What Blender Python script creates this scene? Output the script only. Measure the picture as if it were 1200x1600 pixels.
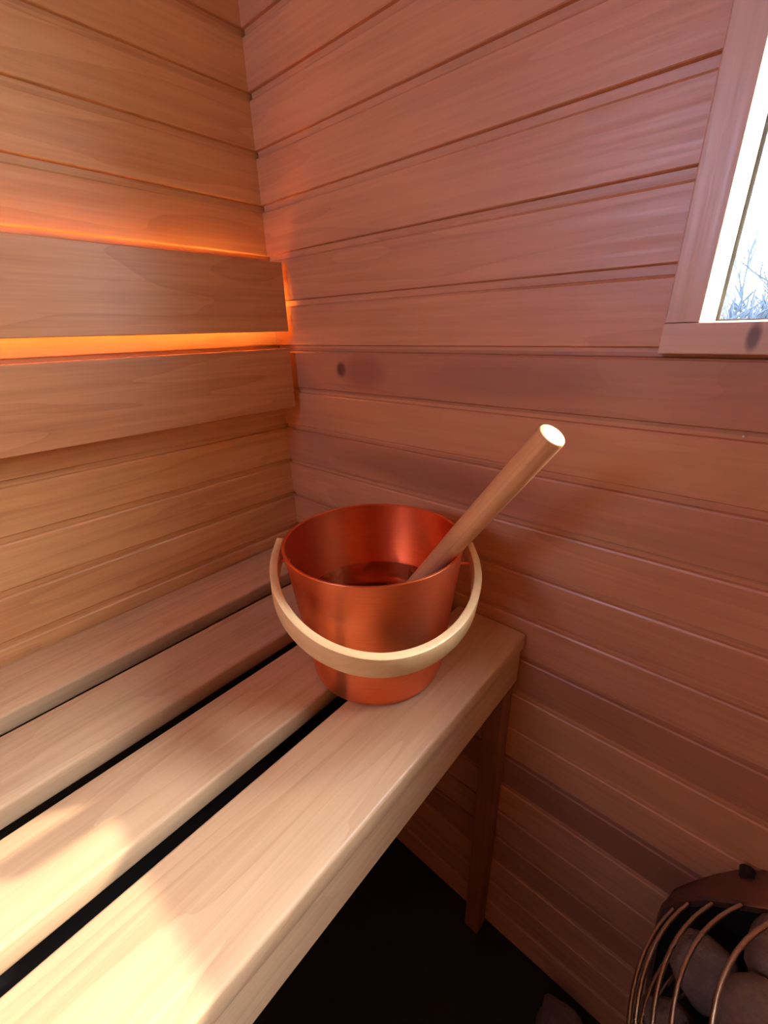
import bpy, bmesh, math, random
from mathutils import Vector, Matrix, noise as mnoise
random.seed(7)
for o in list(bpy.data.objects): bpy.data.objects.remove(o)
SC = bpy.context.scene
COL = SC.collection
H = 1.35                       # eye height above the floor; z values below are written relative to the eye

# ------------------------------------------------------------------ camera
cam_d = bpy.data.cameras.new('camera'); cam = bpy.data.objects.new('camera', cam_d); COL.objects.link(cam)
yaw, pit, rol, F = 0.7267122, -0.4019497, -0.0261530, 671.7805
cy, sy, cp, sp = math.cos(yaw), math.sin(yaw), math.cos(pit), math.sin(pit)
fwd = Vector((-sy*cp, cy*cp, sp)); rt = Vector((cy, sy, 0)); up = rt.cross(fwd)
rt2 = rt*math.cos(rol) + up*math.sin(rol); up2 = -rt*math.sin(rol) + up*math.cos(rol)
M = Matrix((rt2, up2, -fwd)).transposed().to_4x4(); M.translation = (0.81050546, -0.58573108, H)
cam.matrix_world = M
cam_d.sensor_fit = 'HORIZONTAL'; cam_d.sensor_width = 36.0; cam_d.lens = 36.0*F/1200.0
cam_d.clip_start = 0.02; cam_d.clip_end = 200
SC.camera = cam
# ------------------------------------------------------------------ exposure, sky, sun, window light
SC.view_settings.view_transform = 'Standard'; SC.view_settings.look = 'None'
SC.view_settings.gamma = 1.0; SC.view_settings.use_curve_mapping = False
SC.view_settings.exposure = 1.48
SKY = 8.0; SUN = 2.8; LED = 44.0; HALO = 32.0; HALO_N = 22.0
W = bpy.data.worlds.new('sky'); SC.world = W; W.use_nodes = True
bg = W.node_tree.nodes['Background']; wn_ = W.node_tree.nodes; wl_ = W.node_tree.links
_tc = wn_.new('ShaderNodeTexCoord'); _sp = wn_.new('ShaderNodeSeparateXYZ'); wl_.new(_tc.outputs['Generated'], _sp.inputs[0])
_mr = wn_.new('ShaderNodeMapRange'); _mr.inputs[1].default_value = -.5; _mr.inputs[2].default_value = .4; wl_.new(_sp.outputs[1], _mr.inputs[0])
_mx = wn_.new('ShaderNodeMix'); _mx.data_type = 'RGBA'; _mx.inputs[6].default_value = (.50, .62, 1.0, 1); _mx.inputs[7].default_value = (.84, .90, 1.0, 1)
wl_.new(_mr.outputs[0], _mx.inputs[0]); wl_.new(_mx.outputs[2], bg.inputs[0])      # bluer sky away from the sun
# bright veil of thin cloud round the sun
_dp = wn_.new('ShaderNodeVectorMath'); _dp.operation = 'DOT_PRODUCT'; wl_.new(_tc.outputs['Generated'], _dp.inputs[0])
_dp.inputs[1].default_value = Vector((.376, .5506, .4716)).normalized()
_m1 = wn_.new('ShaderNodeMath'); _m1.operation = 'MAXIMUM'; wl_.new(_dp.outputs['Value'], _m1.inputs[0]); _m1.inputs[1].default_value = 0
_m2 = wn_.new('ShaderNodeMath'); _m2.operation = 'POWER'; wl_.new(_m1.outputs[0], _m2.inputs[0]); _m2.inputs[1].default_value = HALO_N
_m3 = wn_.new('ShaderNodeMath'); _m3.operation = 'MULTIPLY_ADD'; wl_.new(_m2.outputs[0], _m3.inputs[0]); _m3.inputs[1].default_value = HALO; _m3.inputs[2].default_value = SKY
wl_.new(_m3.outputs[0], bg.inputs[1])
bg.inputs[1].default_value = SKY
sun_d = bpy.data.lights.new('sun', 'SUN'); sun_d.energy = SUN; sun_d.angle = math.radians(1.0); sun_d.color = (1.0, 0.88, 0.68)
sun = bpy.data.objects.new('sun', sun_d); COL.objects.link(sun)
sun.rotation_euler = Vector((-0.376, -0.5506, -0.4716)).to_track_quat('-Z', 'Y').to_euler()
sun.location = (3, 4, 5)
def portal(loc, rot, sx, sy_):
    d = bpy.data.lights.new('window_portal', 'AREA'); d.shape = 'RECTANGLE'; d.size = sx; d.size_y = sy_
    d.cycles.is_portal = True
    o = bpy.data.objects.new('window_portal', d); COL.objects.link(o); o.location = loc; o.rotation_euler = rot

# ------------------------------------------------------------------ node helpers
def new_mat(name):
    m = bpy.data.materials.new(name); m.use_nodes = True
    nt = m.node_tree; b = nt.nodes['Principled BSDF']
    return m, nt, b
def N(nt, t, **k):
    n = nt.nodes.new(t)
    for a, v in k.items(): setattr(n, a, v)
    return n
def math_n(nt, op, a, b=None, clamp=False):
    n = N(nt, 'ShaderNodeMath', operation=op); n.use_clamp = clamp
    if op == 'COMPARE': n.inputs[2].default_value = .4
    for i, v in enumerate((a, b)):
        if v is None: continue
        if isinstance(v, (int, float)): n.inputs[i].default_value = v
        else: nt.links.new(v, n.inputs[i])
    return n.outputs[0]
def mix(nt, f, a, b, mode='MIX'):
    n = N(nt, 'ShaderNodeMix', data_type='RGBA', blend_type=mode)
    for i, v in ((0, f), (6, a), (7, b)):
        if isinstance(v, (int, float)): n.inputs[i].default_value = v
        elif isinstance(v, tuple): n.inputs[i].default_value = (*v, 1)
        else: nt.links.new(v, n.inputs[i])
    return n.outputs[2]
def noise_n(nt, vec, scale, detail=3, rough=.5, dist=0.0):
    n = N(nt, 'ShaderNodeTexNoise'); n.inputs['Scale'].default_value = scale
    n.inputs['Detail'].default_value = detail; n.inputs['Roughness'].default_value = rough
    n.inputs['Distortion'].default_value = dist
    nt.links.new(vec, n.inputs['Vector']); return n.outputs['Fac']
def ramp(nt, f, a, b, ca=0.0, cb=1.0):
    n = N(nt, 'ShaderNodeMapRange'); n.inputs[1].default_value = a; n.inputs[2].default_value = b
    n.inputs[3].default_value = ca; n.inputs[4].default_value = cb; n.clamp = True
    nt.links.new(f, n.inputs[0]); return n.outputs[0]

def wood(name, light, dark, axis, rough=.42, boards=None, contrast=1.0, knots=(), stripe=1.0, spec=.5, var=.25, across=1.0, tints=()):
    """axis: grain direction 'X','Y','Z'. boards=(z0,pitch): one shade per wall board."""
    m, nt, b = new_mat(name)
    tc = N(nt, 'ShaderNodeTexCoord'); oi = N(nt, 'ShaderNodeObjectInfo')
    sep = N(nt, 'ShaderNodeSeparateXYZ'); nt.links.new(tc.outputs['Object'], sep.inputs[0])
    rnd = oi.outputs['Random']
    if boards:
        idx = math_n(nt, 'FLOOR', math_n(nt, 'DIVIDE', math_n(nt, 'SUBTRACT', sep.outputs[2], boards[0]), boards[1]))
        wn = N(nt, 'ShaderNodeTexWhiteNoise', noise_dimensions='1D'); nt.links.new(idx, wn.inputs['W'])
        rnd = wn.outputs['Value']
    off = math_n(nt, 'MULTIPLY', rnd, 37.0)
    sx = {'X': (1, 9*across, 9*across), 'Y': (9*across, 1, 9*across), 'Z': (9*across, 9*across, 1)}[axis]
    def scaled(s, o=True):
        c = N(nt, 'ShaderNodeVectorMath', operation='MULTIPLY'); nt.links.new(tc.outputs['Object'], c.inputs[0])
        c.inputs[1].default_value = s
        if not o: return c.outputs[0]
        a = N(nt, 'ShaderNodeVectorMath', operation='ADD'); nt.links.new(c.outputs[0], a.inputs[0])
        cb = N(nt, 'ShaderNodeCombineXYZ'); nt.links.new(off, cb.inputs[0]); nt.links.new(off, cb.inputs[1]); nt.links.new(off, cb.inputs[2])
        nt.links.new(cb.outputs[0], a.inputs[1]); return a.outputs[0]
    v = scaled(sx)
    big = noise_n(nt, v, 1.1, 2, .5, .5)
    rings = math_n(nt, 'FRACT', math_n(nt, 'MULTIPLY', big, 7.0*stripe))
    rings = math_n(nt, 'POWER', rings, 2.5)
    fine = noise_n(nt, scaled(tuple(s*(2.2 if s == 1 else 9) for s in sx)), 1.6, 4, .65)
    blotch = noise_n(nt, scaled(tuple(3.0 if s == 1 else 9.0 for s in sx)), 1.3, 3, .5)
    f = math_n(nt, 'ADD', math_n(nt, 'MULTIPLY', rings, .30*contrast), math_n(nt, 'MULTIPLY', ramp(nt, fine, .35, .68), .38*contrast))
    f = math_n(nt, 'ADD', f, math_n(nt, 'MULTIPLY', ramp(nt, blotch, .3, .7), .30*contrast), clamp=True)
    f = math_n(nt, 'ADD', f, math_n(nt, 'MULTIPLY', math_n(nt, 'SUBTRACT', rnd, .5), 2*var), clamp=True)
    col = mix(nt, f, light, dark)
    for (k_, tcol, amt) in tints:                  # boards cut from darker or lighter stock: (board number, colour, amount)
        col = mix(nt, math_n(nt, 'MULTIPLY', math_n(nt, 'COMPARE', idx, float(k_)), amt), col, tcol)
    for (a, bz, ra, rb, kcol, amt) in knots:      # (position along grain, height, radii, colour)
        ax = {'X': 0, 'Y': 1, 'Z': 2}[axis]
        dx = math_n(nt, 'DIVIDE', math_n(nt, 'SUBTRACT', sep.outputs[ax], a), ra)
        dz = math_n(nt, 'DIVIDE', math_n(nt, 'SUBTRACT', sep.outputs[2], bz), rb)
        d = math_n(nt, 'SQRT', math_n(nt, 'ADD', math_n(nt, 'MULTIPLY', dx, dx), math_n(nt, 'MULTIPLY', dz, dz)))
        d = math_n(nt, 'ADD', d, math_n(nt, 'MULTIPLY', math_n(nt, 'SUBTRACT', blotch, .5), 1.2))
        col = mix(nt, math_n(nt, 'MULTIPLY', ramp(nt, d, 1.15, .55), amt), col, kcol)
    nt.links.new(col, b.inputs['Base Color'])
    r = ramp(nt, fine, .3, .75, rough-.06, rough+.12); nt.links.new(r, b.inputs['Roughness'])
    b.inputs['Specular IOR Level'].default_value = spec
    bp = N(nt, 'ShaderNodeBump'); bp.inputs['Strength'].default_value = .12; bp.inputs['Distance'].default_value = .002
    nt.links.new(fine, bp.inputs['Height']); nt.links.new(bp.outputs[0], b.inputs['Normal'])
    return m
def plain(name, col, rough=.5, metal=0.0, spec=.5, ns=60):
    m, nt, b = new_mat(name); b.inputs['Base Color'].default_value = (*col, 1)
    n = noise_n(nt, N(nt, 'ShaderNodeTexCoord').outputs['Object'], ns, 3)
    nt.links.new(ramp(nt, n, .3, .7, max(rough-.05, .02), rough+.05), b.inputs['Roughness'])
    b.inputs['Metallic'].default_value = metal; b.inputs['Specular IOR Level'].default_value = spec
    return m

PITCH = .0822; ZJ = .4619 + H                      # joint heights: ZJ - k*PITCH
WL, WD = (.60, .235, .085), (.36, .115, .040)
M_wall_l = wood('alder_boards_left', (.76,.42,.18), (.50,.215,.08), 'Y', .40, (ZJ, PITCH), var=.12, contrast=.9, stripe=.7)
M_wall_r = wood('alder_boards_right', (.67,.31,.155), (.43,.165,.075), 'X', .38, (ZJ, PITCH), var=.14, spec=.85, contrast=.85, stripe=.7,
    tints=[(-7, (.30,.095,.055), .45), (-8, (.64,.27,.115), .4), (-9, (.30,.10,.06), .3), (-13, (.30,.095,.05), .4), (-14, (.62,.29,.11), .55), (-16, (.24,.085,.06), .55), (-19, (.27,.09,.06), .4)], knots=[
    (.192, H-.068, .013, .013, (.09,.022,.012), .9), (.25, H-.070, .055, .030, (.27,.085,.05), .65),
    (.52, H-.070, .16, .030, (.30,.10,.065), .55), (.35, H-.235, .20, .035, (.22,.07,.04), .45)])
M_back = wood('backrest_board', (.72,.35,.16), (.46,.185,.075), 'Y', .36, var=.15, spec=.5)
M_bench = wood('bench_board', (.68,.455,.27), (.46,.26,.135), 'Y', .40, contrast=.9, stripe=1.3, var=.06)
M_leg = wood('bench_post_wood', (.34,.13,.06), (.22,.08,.035), 'Z', .5)
M_trim_z = wood('window_trim_upright', (.72,.46,.34), (.54,.31,.21), 'Z', .38, spec=.8)
M_trim_x = wood('window_trim_flat', (.72,.46,.34), (.54,.31,.21), 'X', .38, spec=.8, knots=[(.785, H-.016, .006, .014, (.08,.03,.03), .8)])
M_ladle = wood('ladle_wood', (.76,.40,.18), (.52,.23,.09), 'Z', .38, across=2.5, contrast=.9)
M_hoop = wood('hoop_wood', (.86,.62,.33), (.72,.45,.20), 'X', .38, contrast=.8, across=1.0)
M_floor = plain('dark_floor', (.008,.008,.011), .6)
M_ceil = wood('ceiling_boards', (.58,.25,.11), (.38,.14,.06), 'X', .5)
M_steel = plain('cage_steel', (.66,.58,.46), .30, 1.0, ns=3)
M_hsteel = plain('heater_plate_steel', (.30,.17,.13), .42, .8)
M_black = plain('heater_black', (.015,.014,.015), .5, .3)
M_screw = plain('screw_steel', (.8,.8,.78), .3, 1.0)

# ------------------------------------------------------------------ mesh helpers
def tag(o, label=None, cat=None, group=None, kind=None):
    if label: o['label'] = label
    if cat: o['category'] = cat
    if group: o['group'] = group
    if kind: o['kind'] = kind
    return o
def empty(name, loc):
    o = bpy.data.objects.new(name, None); COL.objects.link(o); o.location = loc; o.empty_display_size = .05; return o
def link(name, bm, mat, parent=None, smooth=None, origin=None):
    me = bpy.data.meshes.new(name)
    bmesh.ops.recalc_face_normals(bm, faces=bm.faces[:])
    if smooth is not None:
        for f in bm.faces: f.smooth = True
        for e in bm.edges:
            e.smooth = not (len(e.link_faces) == 2 and e.calc_face_angle(0) > smooth)
    if origin is not None:
        bmesh.ops.translate(bm, verts=bm.verts[:], vec=-Vector(origin))
    bm.to_mesh(me); bm.free()
    if mat: me.materials.append(mat)
    o = bpy.data.objects.new(name, me); COL.objects.link(o)
    if origin is not None: o.location = origin
    if parent is not None:
        o.parent = parent; o.location = Vector(o.location) - Vector(parent.location)
        p = parent.parent
        while p is not None: o.location -= Vector(p.location); p = p.parent
    return o
def prism(bm, poly, axis, a, b):
    """poly: list of 2D points in the two remaining axes (in xyz order); extruded from a to b along axis."""
    def P(u, v, t):
        return {'X': (t, u, v), 'Y': (u, t, v), 'Z': (u, v, t)}[axis]
    A = [bm.verts.new(P(u, v, a)) for u, v in poly]; B = [bm.verts.new(P(u, v, b)) for u, v in poly]
    n = len(poly)
    for i in range(n): bm.faces.new((A[i], A[(i+1) % n], B[(i+1) % n], B[i]))
    bm.faces.new(A[::-1]); bm.faces.new(B)
def rrect(u0, u1, v0, v1, r, seg=3, corners=(1,1,1,1)):
    pts = []
    for k, (cu, cv, a0) in enumerate(((u1-r, v1-r, 0), (u0+r, v1-r, 90), (u0+r, v0+r, 180), (u1-r, v0+r, 270))):
        if corners[k]:
            for i in range(seg+1):
                a = math.radians(a0 + 90*i/seg); pts.append((cu + r*math.cos(a), cv + r*math.sin(a)))
        else:
            pts.append(((u1, v1), (u0, v1), (u0, v0), (u1, v0))[k])
    return pts
def bbox(bm, x0, x1, y0, y1, z0, z1, r=0.0, axis='Y'):
    if axis == 'Y': prism(bm, rrect(x0, x1, z0, z1, r) if r else [(x0,z0),(x1,z0),(x1,z1),(x0,z1)], 'Y', y0, y1)
    if axis == 'X': prism(bm, rrect(y0, y1, z0, z1, r) if r else [(y0,z0),(y1,z0),(y1,z1),(y0,z1)], 'X', x0, x1)
    if axis == 'Z': prism(bm, rrect(x0, x1, y0, y1, r) if r else [(x0,y0),(x1,y0),(x1,y1),(x0,y1)], 'Z', z0, z1)
def lathe(bm, prof, seg=96, closed=False, c=(0,0,0)):
    rings = []
    for r, z in prof:
        if r < 1e-6: rings.append([bm.verts.new((c[0], c[1], c[2]+z))])
        else: rings.append([bm.verts.new((c[0]+r*math.cos(2*math.pi*i/seg), c[1]+r*math.sin(2*math.pi*i/seg), c[2]+z)) for i in range(seg)])
    pairs = list(zip(rings, rings[1:])) + ([(rings[-1], rings[0])] if closed else [])
    for A, B in pairs:
        for i in range(seg):
            j = (i+1) % seg
            if len(A) == 1 and len(B) == 1: continue
            if len(A) == 1: bm.faces.new((A[0], B[j], B[i]))
            elif len(B) == 1: bm.faces.new((A[i], A[j], B[0]))
            else: bm.faces.new((A[i], A[j], B[j], B[i]))
def tube(bm, pts, rad, seg=8, cap=True):
    pts = [Vector(p) for p in pts]; n = len(pts)
    rs = rad if isinstance(rad, (list, tuple)) else [rad]*n
    prev = None; rings = []
    for i, p in enumerate(pts):
        t = (pts[min(i+1, n-1)] - pts[max(i-1, 0)]).normalized()
        if prev is None:
            a = Vector((0, 0, 1)) if abs(t.z) < .9 else Vector((1, 0, 0)); u = t.cross(a).normalized()
        else: u = (prev - t*prev.dot(t)).normalized()
        prev = u; w = t.cross(u)
        rings.append([bm.verts.new(p + rs[i]*(u*math.cos(2*math.pi*k/seg) + w*math.sin(2*math.pi*k/seg))) for k in range(seg)])
    for A, B in zip(rings, rings[1:]):
        for k in range(seg): bm.faces.new((A[k], A[(k+1) % seg], B[(k+1) % seg], B[k]))
    if cap: bm.faces.new(rings[0][::-1]); bm.faces.new(rings[-1])

# ------------------------------------------------------------------ room shell
XMAX, YMIN, ZC = 1.75, -1.75, H + .80
def board_profile(z0, z1, back):
    """list of (depth into the wall, z) from z0 up to z1; closed by the back."""
    pts = [(0.0, z0)]
    ks = sorted((ZJ - k*PITCH for k in range(-8, 40)))
    for zc in ks:
        if zc - .008 <= z0 or zc + .008 >= z1: continue
        pts += [(0, zc-.0085), (.0015, zc-.0058), (.0060, zc-.0046), (.0060, zc+.0048), (.0010, zc+.0056), (0, zc+.0066)]
    pts += [(0.0, z1), (back, z1), (back, z0)]
    return pts
WX0, WX1, WZ0, WZ1 = .7385, 1.32, H-.0008, H+.60      # window opening
# left wall, face at x = 0
bm = bmesh.new(); prism(bm, [(-d, z) for d, z in board_profile(0, ZC, .10)], 'Y', YMIN-.1, .10)
wl = tag(link('wall_left', bm, M_wall_l), kind='structure')
# right wall, face at y = 0, with the window opening
bm = bmesh.new()
prism(bm, [(d, z) for d, z in board_profile(0, ZC, .10)], 'X', 0.0, WX0-.0125)
prism(bm, [(d, z) for d, z in board_profile(0, ZC, .10)], 'X', WX1+.0125, XMAX+.1)
prism(bm, [(d, z) for d, z in board_profile(0, WZ0-.0125, .10)], 'X', WX0-.0125, WX1+.0125)
prism(bm, [(d, z) for d, z in board_profile(WZ1+.0125, ZC, .10)], 'X', WX0-.0125, WX1+.0125)
wr = tag(link('wall_right', bm, M_wall_r), kind='structure')
VX0, VX1, VZ0, VZ1 = .14, .62, H+.34, H+.64         # unseen window, added high on the back wall for fill light
bm = bmesh.new()
for a, b_, z0, z1 in ((0, VX0, 0, ZC), (VX1, XMAX+.1, 0, ZC), (VX0, VX1, 0, VZ0), (VX0, VX1, VZ1, ZC)):
    prism(bm, [(YMIN-d, z) for d, z in board_profile(z0, z1, .10)], 'X', a, b_)
tag(link('wall_back', bm, M_wall_r), kind='structure')
bm = bmesh.new(); prism(bm, [(XMAX+d, z) for d, z in board_profile(0, ZC, .10)], 'Y', YMIN, 0)
tag(link('wall_front', bm, M_wall_l), kind='structure')
bm = bmesh.new(); bbox(bm, -.1, XMAX+.1, YMIN-.1, .10, -.1, 0)
tag(link('floor', bm, M_floor), kind='structure')
bm = bmesh.new(); bbox(bm, -.1, XMAX+.1, YMIN-.1, .10, ZC, ZC+.1)
tag(link('ceiling', bm, M_ceil), kind='structure')

# nail heads that glint on the walls
for nm, par, x, y, z in (('nail_head', wl, 0.0, -.0385, H-.2075), ('nail_head', wr, .535, 0.0, H-.268), ('nail_head', wr, .80, 0.0, H-.113)):
    bm = bmesh.new()
    tube(bm, [(x-.004, y, z), (x+.0012, y, z)] if par is wl else [(x, y+.004, z), (x, y-.0012, z)], .0011, 10)
    link(nm, bm, M_screw, par)

# ------------------------------------------------------------------ window
win = empty('window_1', (WX0, 0, WZ0)); tag(win, kind='structure')
TW = .031; TT = .013
bm = bmesh.new(); bbox(bm, WX0-TW, WX0, -TT, .0, WZ0, WZ1+TW, .0015, 'Z'); link('window_casing', bm, M_trim_z, win)
bm = bmesh.new(); bbox(bm, WX1, WX1+TW, -TT, .0, WZ0, WZ1+TW, .0015, 'Z'); link('window_casing', bm, M_trim_z, win)
bm = bmesh.new(); bbox(bm, WX0-TW, WX1+TW, -TT-.001, .0, WZ0-TW, WZ0-.0006, .0015, 'X'); link('window_casing', bm, M_trim_x, win)
bm = bmesh.new(); bbox(bm, WX0, WX1, -TT, .0, WZ1, WZ1+TW, .0015, 'X'); link('window_casing', bm, M_trim_x, win)
M_jamb = wood('window_jamb', (.90,.78,.58), (.80,.64,.42), 'Z', .5, contrast=.6)
bm = bmesh.new()
bbox(bm, WX0-.012, WX0, .0, .135, WZ0-.012, WZ1, axis='Z'); bbox(bm, WX1, WX1+.012, .0, .135, WZ0-.012, WZ1, axis='Z')
bbox(bm, WX0, WX1, .0, .135, WZ0-.012, WZ0, axis='Z'); bbox(bm, WX0, WX1, .0, .135, WZ1, WZ1+.012, axis='Z')
link('window_jamb', bm, M_jamb, win)
M_seal = plain('window_seal', (.05,.045,.045), .6)
bm = bmesh.new()
for x0, x1, z0, z1 in ((WX0, WX0+.004, WZ0, WZ1), (WX1-.004, WX1, WZ0, WZ1), (WX0+.004, WX1-.004, WZ0, WZ0+.002), (WX0+.004, WX1-.004, WZ1-.004, WZ1)):
    bbox(bm, x0, x1, .1105, .1155, z0, z1)
link('window_seal', bm, M_seal, win)
M_glass, nt, b = new_mat('window_glass'); nt.nodes.remove(b)
lw = N(nt, 'ShaderNodeLayerWeight'); lw.inputs[0].default_value = .5
fac = math_n(nt, 'ADD', math_n(nt, 'MULTIPLY', math_n(nt, 'POWER', lw.outputs['Facing'], 5.0), .8), .04)
tr = N(nt, 'ShaderNodeBsdfTransparent'); tr.inputs[0].default_value = (.96,.98,.98,1)
gl = N(nt, 'ShaderNodeBsdfGlossy'); gl.inputs['Roughness'].default_value = .02
mx = N(nt, 'ShaderNodeMixShader'); nt.links.new(fac, mx.inputs[0]); nt.links.new(tr.outputs[0], mx.inputs[1]); nt.links.new(gl.outputs[0], mx.inputs[2])
nt.links.new(mx.outputs[0], nt.nodes['Material Output'].inputs[0])
bm = bmesh.new(); bbox(bm, WX0+.004, WX1-.004, .111, .115, WZ0+.002, WZ1-.004); link('window_glass', bm, M_glass, win)
portal(((WX0+WX1)/2, .10, (WZ0+WZ1)/2), (math.radians(-90), 0, 0), WX1-WX0, WZ1-WZ0)

fill_win = empty('fill_window', (VX0, YMIN, VZ0)); tag(fill_win, kind='structure')  # made-up window behind the camera, lets in bluish fill light
for x0, x1, z0, z1, ax_ in ((VX0-.04, VX0, VZ0-.04, VZ1+.04, 'Z'), (VX1, VX1+.04, VZ0-.04, VZ1+.04, 'Z'), (VX0, VX1, VZ0-.04, VZ0, 'X'), (VX0, VX1, VZ1, VZ1+.04, 'X')):
    bm = bmesh.new(); bbox(bm, x0, x1, YMIN, YMIN+.013, z0, z1, .0015, ax_); link('window_casing', bm, M_trim_x, fill_win)
bm = bmesh.new(); bbox(bm, VX0, VX1, YMIN-.06, YMIN-.056, VZ0, VZ1); link('window_glass', bm, M_glass, fill_win)
portal(((VX0+VX1)/2, YMIN-.05, (VZ0+VZ1)/2), (math.radians(90), 0, 0), VX1-VX0, VZ1-VZ0)

# ------------------------------------------------------------------ outside
def snow_mat():
    m, nt, b = new_mat('pale_ground'); b.inputs['Roughness'].default_value = .9
    n = noise_n(nt, N(nt, 'ShaderNodeTexCoord').outputs['Object'], 1.2, 4)
    nt.links.new(mix(nt, n, (.32,.30,.24), (.45,.43,.36)), b.inputs['Base Color']); return m
bm = bmesh.new(); bbox(bm, -25, 25, .3, 50, -.5, -.2)
tag(link('ground', bm, snow_mat()), kind='structure')
M_bark = plain('shrub_bark', (.034,.050,.058), .9)
def shrub(name, x, y, h, seed, n0, label, spread=.5, r0=.024):
    rnd = random.Random(seed); bm = bmesh.new()
    def grow(p, d, l, r, lev):
        pts = [p]; q = Vector(p); dd = Vector(d)
        for i in range(4):
            dd = (dd + Vector((rnd.uniform(-.22,.22), rnd.uniform(-.22,.22), rnd.uniform(-.05,.15)))).normalized()
            q = q + dd*l/4; pts.append(q.copy())
        tube(bm, pts, [r*(1-.12*i) for i in range(5)], 5)
        if lev > 0:
            for _ in range(3 if lev > 1 else 4):
                k = rnd.choice((2, 3, 4, 4)); nd = (dd + Vector((rnd.uniform(-.8,.8), rnd.uniform(-.8,.8), rnd.uniform(-.1,.5)))).normalized()
                grow(pts[k], nd, l*.62, r*.74, lev-1)
    for i in range(n0):
        a = rnd.uniform(0, 6.28)
        grow((x + rnd.uniform(-.2,.2), y + rnd.uniform(-.1,.1), -.2), Vector((spread*math.cos(a), spread*math.sin(a)*.5, 1)).normalized(), h*.55, r0, 3)
    return tag(link(name, bm, M_bark), label, 'shrub', 'bare shrubs outside the window')
shrub('bare_shrub', .28, 3.6, 1.50, 3, 26, 'bare twiggy shrub outside, at the lower left corner of the window pane')
shrub('bare_shrub', .62, 5.2, 1.68, 5, 24, 'bare twiggy shrub outside, cut by the right edge of the photo')
shrub('bare_shrub', 2.7, 4.9, 1.5, 8, 6, 'bare twiggy shrub outside, farthest right beyond the frame edge')
o = shrub('bare_tree', .95, 8.5, 2.6, 11, 3, 'tall thin bare tree behind the shrubs, only its twigs seen in the window', .35, .03)
o['category'] = 'tree'; del o['group']

# ------------------------------------------------------------------ backrest and its light
br = empty('backrest', (.05, YMIN+.8, H-.0)); tag(br, 'slatted sauna backrest of two wide horizontal boards on the left wall above the bench', 'backrest')
Y0 = -1.70
bm = bmesh.new(); bbox(bm, .044, .0615, Y0, -.0135, H+.0005, H+.1200, .0016); link('back_slat', bm, M_back, br)
bm = bmesh.new(); bbox(bm, .044, .0615, Y0, -.0155, H-.1465, H-.0305, .0016); link('back_slat', bm, M_back, br)
for yy in (-1.3, -.75):
    bm = bmesh.new(); bbox(bm, .0, .044, yy-.02, yy+.02, H-.14, H+.10); link('bracket', bm, M_leg, br)
M_led, nt, b = new_mat('amber_led'); b.inputs['Base Color'].default_value = (1,.7,.3,1)
b.inputs['Emission Color'].default_value = (1.0,.56,.17,1); b.inputs['Emission Strength'].default_value = LED
LZ = H+.054
ls = empty('led_strip', (.0400, -.9, LZ))
bm = bmesh.new(); bbox(bm, .0378, .0388, Y0, -.022, LZ-.004, LZ+.004); link('diffuser', bm, M_led, ls)
bm = bmesh.new(); prism(bm, [(.0434, LZ-.007), (.0434, LZ+.007), (.0350, LZ+.007), (.0350, LZ+.0052), (.0390, LZ+.0052), (.0390, LZ-.0052), (.0350, LZ-.0052), (.0350, LZ-.007)], 'Y', Y0, -.021)
link('housing', bm, M_steel, ls)
tag(ls, 'glowing amber light strip hidden behind the upper backrest board', 'light strip')

# ------------------------------------------------------------------ bench
ZB = H - .4716
be = empty('bench', (.3, -.9, 0)); tag(be, 'pale wooden sauna bench of four long boards along the left wall', 'bench')
for x0, x1 in ((.004, .128), (.1664, .285), (.3238, .435), (.4696, .600)):
    bm = bmesh.new(); bbox(bm, x0, x1, Y0, -.0035, ZB-.030, ZB, .0042)
    link('seat_board', bm, M_bench, be, smooth=math.radians(40), origin=((x0+x1)/2, -.9, ZB-.015))
bm = bmesh.new(); bbox(bm, .572, .5955, Y0, -.0045, ZB-.102, ZB-.0303, .002)
link('front_rail', bm, M_bench, be, origin=(.58, -.9, ZB-.07))
bm = bmesh.new(); bbox(bm, .004, .03, Y0, -.0045, ZB-.102, ZB-.0303); link('rear_rail', bm, M_bench, be)
for yy in (-1.55, -.95):
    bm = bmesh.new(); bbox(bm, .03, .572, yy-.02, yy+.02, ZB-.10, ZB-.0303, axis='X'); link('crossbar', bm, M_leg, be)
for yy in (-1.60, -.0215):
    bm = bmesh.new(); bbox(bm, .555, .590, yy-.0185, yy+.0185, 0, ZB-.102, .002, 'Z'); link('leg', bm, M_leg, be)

bm = bmesh.new(); bbox(bm, .004, .553, Y0, -.0045, ZB-.106, ZB-.1021); link('gap_shade_panel', bm, M_black, be)  # black sheet added under the boards to stand in for shade in the gaps

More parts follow.
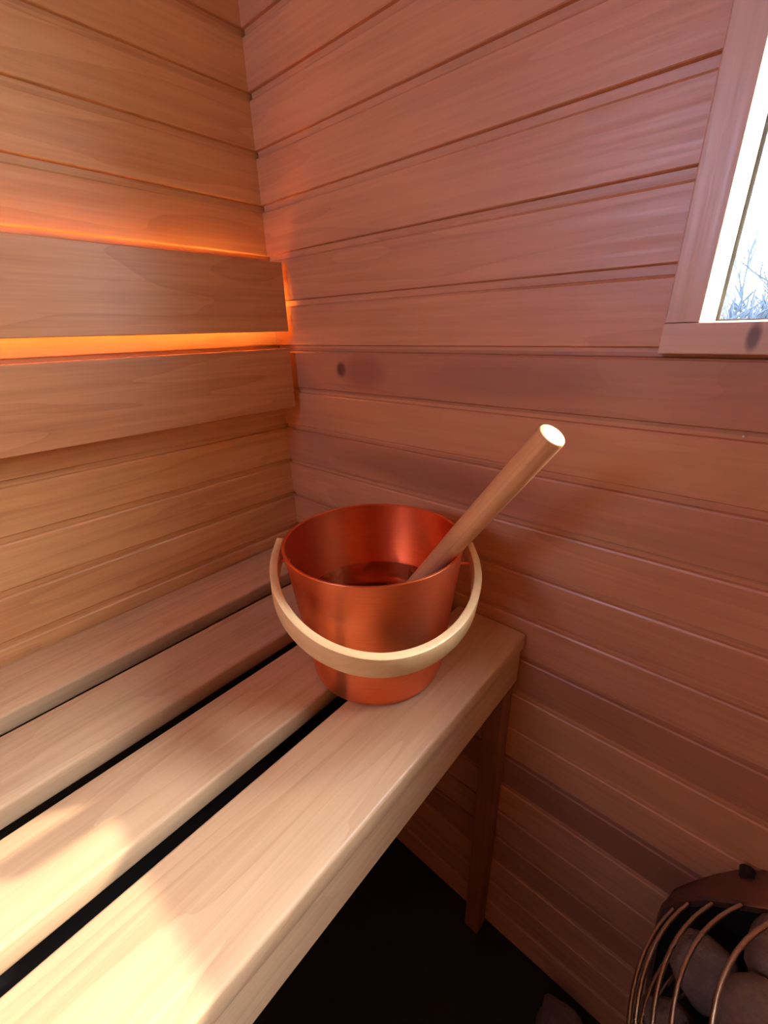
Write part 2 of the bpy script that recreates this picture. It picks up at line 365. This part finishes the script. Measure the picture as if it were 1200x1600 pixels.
# ------------------------------------------------------------------ bucket
BX, BY = .4492, -.2021; BH = .2106
def brushed(name, col, rough=.3):
    m, nt, b = new_mat(name); b.inputs['Metallic'].default_value = 1.0
    tc = N(nt, 'ShaderNodeTexCoord')
    sep = N(nt, 'ShaderNodeSeparateXYZ'); nt.links.new(tc.outputs['Object'], sep.inputs[0])
    ang = math_n(nt, 'ARCTAN2', sep.outputs[1], sep.outputs[0])
    cb = N(nt, 'ShaderNodeCombineXYZ'); nt.links.new(math_n(nt, 'MULTIPLY', ang, .9), cb.inputs[0]); nt.links.new(math_n(nt, 'MULTIPLY', sep.outputs[2], 260), cb.inputs[1])
    n = noise_n(nt, cb.outputs[0], 3.0, 4, .7)
    nt.links.new(mix(nt, ramp(nt, n, .3, .7), col, tuple(c*.86 for c in col)), b.inputs['Base Color'])
    nt.links.new(ramp(nt, n, .3, .7, rough-.05, rough+.08), b.inputs['Roughness'])
    b.inputs['Anisotropic'].default_value = .75; b.inputs['Anisotropic Rotation'].default_value = .25
    tg = N(nt, 'ShaderNodeTangent', direction_type='RADIAL', axis='Z'); nt.links.new(tg.outputs[0], b.inputs['Tangent'])
    bp = N(nt, 'ShaderNodeBump'); bp.inputs['Strength'].default_value = .10; bp.inputs['Distance'].default_value = .0008
    nt.links.new(n, bp.inputs['Height']); nt.links.new(bp.outputs[0], b.inputs['Normal'])
    return m
M_copper = brushed('anodised_copper_red', (.98,.27,.11), .36)
bu = empty('bucket', (BX, BY, ZB)); tag(bu, 'shiny copper-red metal sauna bucket with pale bent-wood hoop handle, standing on the bench', 'bucket')
r0, r1 = .0955, .1222
def rr(z): return r0 + (r1-r0)*z/BH
bm = bmesh.new()
T = .0016
prof = [(0, .001), (r0-.012, .001), (r0-.006, .0022), (rr(.004)-.0012, .005), (rr(.012), .012)]
prof += [(rr(z), z) for z in (.05, .10, .15, BH-.003)] + [(rr(BH)+.0012, BH-.001), (rr(BH)+.0008, BH), (rr(BH)-.0008, BH+.0003), (rr(BH)-T-.0012, BH-.001)]
prof += [(rr(z)-T, z) for z in (BH-.004, .15, .10, .05, .014)] + [(rr(.006)-.006, .006), (0, .005)]
lathe(bm, prof, 128, c=(BX, BY, ZB))
link('bucket_body', bm, M_copper, bu, smooth=math.radians(50), origin=(BX, BY, ZB))
# hoop handle
phi, cz, A_, L_, tl, wd, th = -.8224, H-.2996, .1323, .1648, .1896, .0313, .0105
D = Vector((math.cos(phi)*math.cos(tl), math.sin(phi)*math.cos(tl), -math.sin(tl)))
U = Vector((-math.sin(phi), math.cos(phi), 0)); NN = D.cross(U)
if NN.z < 0: NN = -NN
rl = -.0705; U, NN = U*math.cos(rl) + NN*math.sin(rl), NN*math.cos(rl) - U*math.sin(rl)
c0 = Vector((.4510, -.2005, cz)); EXT = .034
path = []
def hp(a, off):
    c, s = math.cos(a), math.sin(a); pw = 2/1.96
    return (A_+off)*math.copysign(abs(c)**pw, c), (L_+off)*abs(s)**pw
for e in (EXT, EXT*.5): path.append(('e', 1, e))
for i in range(0, 81): path.append(('a', math.pi*i/80, 0))
for e in (EXT*.5, EXT): path.append(('e', -1, e))
sec = rrect(0, th, -wd/2, wd/2, .0018, 2)
bm = bmesh.new(); rings = []
for k, (t_, a, e) in enumerate(path):
    ring = []
    for off, w in sec:
        if t_ == 'a': u, v = hp(a, off)
        else: u, v = a*(A_+off), -e
        wsc = 1.0
        if t_ == 'e': wsc = 1.0 - .2*(e/EXT)
        ring.append(bm.verts.new(c0 + U*u + D*v + NN*w*wsc))
    rings.append(ring)
n = len(sec)
for P, Q in zip(rings, rings[1:]):
    for i in range(n): bm.faces.new((P[i], P[(i+1) % n], Q[(i+1) % n], Q[i]))
bm.faces.new(rings[0][::-1]); bm.faces.new(rings[-1])
hoop = link('hoop_handle', bm, M_hoop, bu, smooth=math.radians(40), origin=tuple(c0))
for s in (1, -1):
    bm = bmesh.new(); p = c0 + U*s*(A_+.003); q = Vector((BX, BY, cz)) + U*s*(rr(cz-ZB)-.0005)
    tube(bm, [p, q], .0024, 12); link('pivot_pin', bm, M_copper, bu, smooth=math.radians(40))
# water
M_water, nt, b = new_mat('water'); b.inputs['Roughness'].default_value = 0.0; b.inputs['IOR'].default_value = 1.33
b.inputs['Transmission Weight'].default_value = 1.0; b.inputs['Base Color'].default_value = (.97,.97,.97,1)
bm = bmesh.new(); zt = .1120
lathe(bm, [(0, .0052), (rr(.006)-.0062, .0062)] + [(rr(z)-T-.0001, z) for z in (.014, .05, .08, zt)] + [(0, zt)], 96, c=(BX, BY, ZB))
tag(link('water', bm, M_water, origin=(BX, BY, ZB)), 'still clear water half filling the copper-red bucket', 'water')

# ------------------------------------------------------------------ ladle
P0 = Vector((.4194, -.1496, H-.440)); E0 = Vector((.6723, -.1996, H-.0906))
ax = (E0-P0).normalized(); Lh = (E0-P0).length
la = empty('ladle', tuple(P0)); tag(la, 'wooden-handled sauna ladle leaning out of the copper-red bucket', 'ladle')
bm = bmesh.new(); R = .0138
prof = [(0, 0), (R*.6, 0), (R*.72, .002), (R*.80, .03), (R*.93, .09), (R*.97, .20), (R*1.03, .26), (R*.99, Lh-.003), (R*.95, Lh-.0008), (R*.90, Lh), (0, Lh)]
lathe(bm, prof, 40)
o = link('ladle_handle', bm, M_ladle, None, smooth=math.radians(50))
o.parent = la; o.rotation_euler = ax.to_track_quat('Z', 'Y').to_euler()
bm = bmesh.new()     # bowl at the foot of the handle, under the water
bc = Vector((.413, -.163, H-.436)); rb = .036
lathe(bm, [(0, -.024), (rb*.55, -.023), (rb*.85, -.016), (rb, 0), (rb+.001, .002), (rb-.001, .002), (rb*.83, -.0145), (rb*.5, -.0215), (0, -.0225)], 48, c=tuple(bc))
bowl = link('ladle_bowl', bm, M_copper, la, smooth=math.radians(50), origin=tuple(bc))

# ------------------------------------------------------------------ heater
HX = 1.16
he = empty('sauna_heater', (HX, -.03, H-1.0)); tag(he, 'dark round sauna heater with a curved steel wire cage full of stones, bottom right', 'heater')
import bisect
def interp(tab, t):
    ts = [a[0] for a in tab]; i = min(max(bisect.bisect(ts, t)-1, 0), len(tab)-2)
    f = min(max((t-ts[i])/(ts[i+1]-ts[i]), 0), 1); return tab[i][1]*(1-f) + tab[i+1][1]*f
# cage rods: half hoops, (depth below the eye, centre x, centre y, radius)
rods = [(-.61,1.162,-.255,.2504), (-.685,1.160,-.219,.2689), (-.716,1.162,-.207,.284), (-.745,1.1614,-.196,.2966), (-.775,1.1665,-.182,.3059)]
rods += [(z, 1.165, -.19, r) for z, r in ((-.825,.286), (-.875,.276), (-.925,.264), (-.975,.25), (-1.025,.234), (-1.075,.214))]
CYH = -.215
for z, cx_, cy_, r in rods:
    bm = bmesh.new(); pts = []
    a_end = math.asin(max(-1, min(1, (-.066 - cy_)/r)))
    for i in range(65):
        a = math.pi - a_end + (math.pi + 2*a_end)*i/64
        pts.append((cx_ + r*math.cos(a), cy_ + r*math.sin(a), H+z))
    tube(bm, pts, .0026, 8); link('cage_rod', bm, M_steel, he, smooth=math.radians(60))
# back plate against the wall: arched outline
def arch(half, y, g=0.0):
    L = [(x+g, z-g) for x, z in half]; pts = L + [(2*HX-x, z) for x, z in L[::-1][0:]]
    return [(x, y, H+z) for x, z in pts]
outer = [(.945,-1.25),(.91,-1.10),(.893,-1.0),(.882,-.92),(.879,-.87),(.884,-.825),(.902,-.778),(.918,-.742),(.936,-.708),(.962,-.680),(1.03,-.635),(1.10,-.62)]
front = [(.94,-1.25),(.905,-1.10),(.889,-1.0),(.878,-.90),(.871,-.83),(.871,-.796),(.883,-.762),(.907,-.7226),(.937,-.692),(.961,-.669),(1.03,-.640),(1.10,-.63)]
bm = bmesh.new()
rr_ = [arch(outer, -.0015), arch(outer, -.006), arch(front, -.056), arch(front, -.060, .002), arch(front, -.060, .008), arch(front, -.045, .010)]
rr_ = [[bm.verts.new(p) for p in ring] for ring in rr_]; nn_ = len(rr_[0])
for A, B in zip(rr_, rr_[1:]):
    for i in range(nn_): bm.faces.new((A[i], A[(i+1) % nn_], B[(i+1) % nn_], B[i]))
bm.faces.new(rr_[0][::-1])
link('back_plate', bm, M_hsteel, he, smooth=math.radians(50))
bm = bmesh.new(); v = [bm.verts.new(p) for p in arch(front, -.046, .009)]; f_ = bm.faces.new(v)
g_ = bmesh.ops.extrude_face_region(bm, geom=[f_]); bmesh.ops.translate(bm, verts=[q for q in g_['geom'] if isinstance(q, bmesh.types.BMVert)], vec=(0, .004, 0))
link('back_liner', bm, M_black, he)
bm = bmesh.new(); tube(bm, [(.944, -.004, H-.695), (.944, -.016, H-.695)], .009, 14); link('bolt', bm, M_black, he, smooth=math.radians(40))
bm = bmesh.new()
lathe(bm, [(0, -.12), (.20, -.12), (.21, -.10), (.20, .0), (0, .0)], 48, c=(HX, CYH, H-1.09)); 
link('heater_base', bm, M_black, he, smooth=math.radians(50))
M_stone, nt, b = new_mat('heater_stone'); tc = N(nt, 'ShaderNodeTexCoord'); oi = N(nt, 'ShaderNodeObjectInfo')
n1 = noise_n(nt, tc.outputs['Object'], 26, 6, .7); n2 = noise_n(nt, tc.outputs['Object'], 160, 3, .7)
c = mix(nt, ramp(nt, n1, .3, .7), (.13,.085,.065), (.30,.21,.165)); nt.links.new(mix(nt, ramp(nt, n2, .4, .7), c, (.17,.13,.11)), b.inputs['Base Color'])
b.inputs['Roughness'].default_value = .85; bp = N(nt, 'ShaderNodeBump'); bp.inputs['Strength'].default_value = .5; bp.inputs['Distance'].default_value = .003
nt.links.new(n2, bp.inputs['Height']); nt.links.new(bp.outputs[0], b.inputs['Normal'])
def stone(loc, sz, seed, label, group='stones in the heater cage'):
    rnd = random.Random(seed); bm = bmesh.new(); bmesh.ops.create_icosphere(bm, subdivisions=4, radius=1)
    rot = Matrix.Rotation(rnd.uniform(0, 6.28), 3, 'Z') @ Matrix.Rotation(rnd.uniform(-.5, .5), 3, 'X')
    for v in bm.verts:
        d = v.co.copy(); k = 1 + .22*mnoise.noise(d*1.1 + Vector((seed*3.1,)*3)) + .06*mnoise.noise(d*3.2 + Vector((seed*1.7,)*3))
        p = Vector([math.copysign(abs(c)**.85, c) for c in d])*k
        v.co = rot @ Vector((p.x*sz[0], p.y*sz[1], p.z*sz[2])) + Vector(loc)
    o = tag(link('heater_stone', bm, M_stone, smooth=3.0, origin=loc), label, 'stone', group); return o
# stones stacked inside the cage
S = [((.972, -.180, H-.690), (.047, .043, .045), 'largest brown heater stone, at the bottom right corner behind the nearest steel rod'),
     ((.925, -.120, H-.765), (.036, .036, .038), 'rounded brown stone left of the largest one, between the two thickest steel rods'),
     ((.968, -.104, H-.682), (.040, .024, .030), 'greenish dark stone at the back of the heater pile, against the back plate'),
     ((.914, -.175, H-.840), (.029, .034, .040), 'tall brown stone at the far left of the heater pile, behind the two thin rods'),
     ((.940, -.215, H-.785), (.034, .034, .036), 'brown stone at the bottom edge of the photo, lowest of the heater pile in view')]
for i, (l, s, lab) in enumerate(S): stone(l, s, i+1, lab)
rnd = random.Random(5); placed = [(Vector(l), max(s)) for l, s, _ in S]; k = 0
for zl in (-.66, -.72, -.78, -.85, -.93, -1.01):
    R_ = interp([(-1.09, .2), (-1.0, .25), (-.775, .29), (-.61, .235)], zl) - .055
    for _ in range(60):
        a = rnd.uniform(0, 6.28); q = rnd.uniform(.0, 1)**.5*R_; s = rnd.uniform(.040, .052)
        p = Vector((HX + q*math.cos(a), min(CYH + q*math.sin(a), -.115), H + zl + rnd.uniform(-.01,.01)))
        if all((p-c_).length > (s+r_)*.97 for c_, r_ in placed):
            placed.append((p, s)); k += 1
            stone(tuple(p), (s, s*rnd.uniform(.8,1), s*rnd.uniform(.75,1)), 20+k, 'greyish brown rounded stone packed among others inside the heater cage')
# stone lying on the floor near the heater
stone((.80, -.075, .022), (.050, .050, .024), 77, 'grey flat stone lying on the dark floor left of the heater', None)
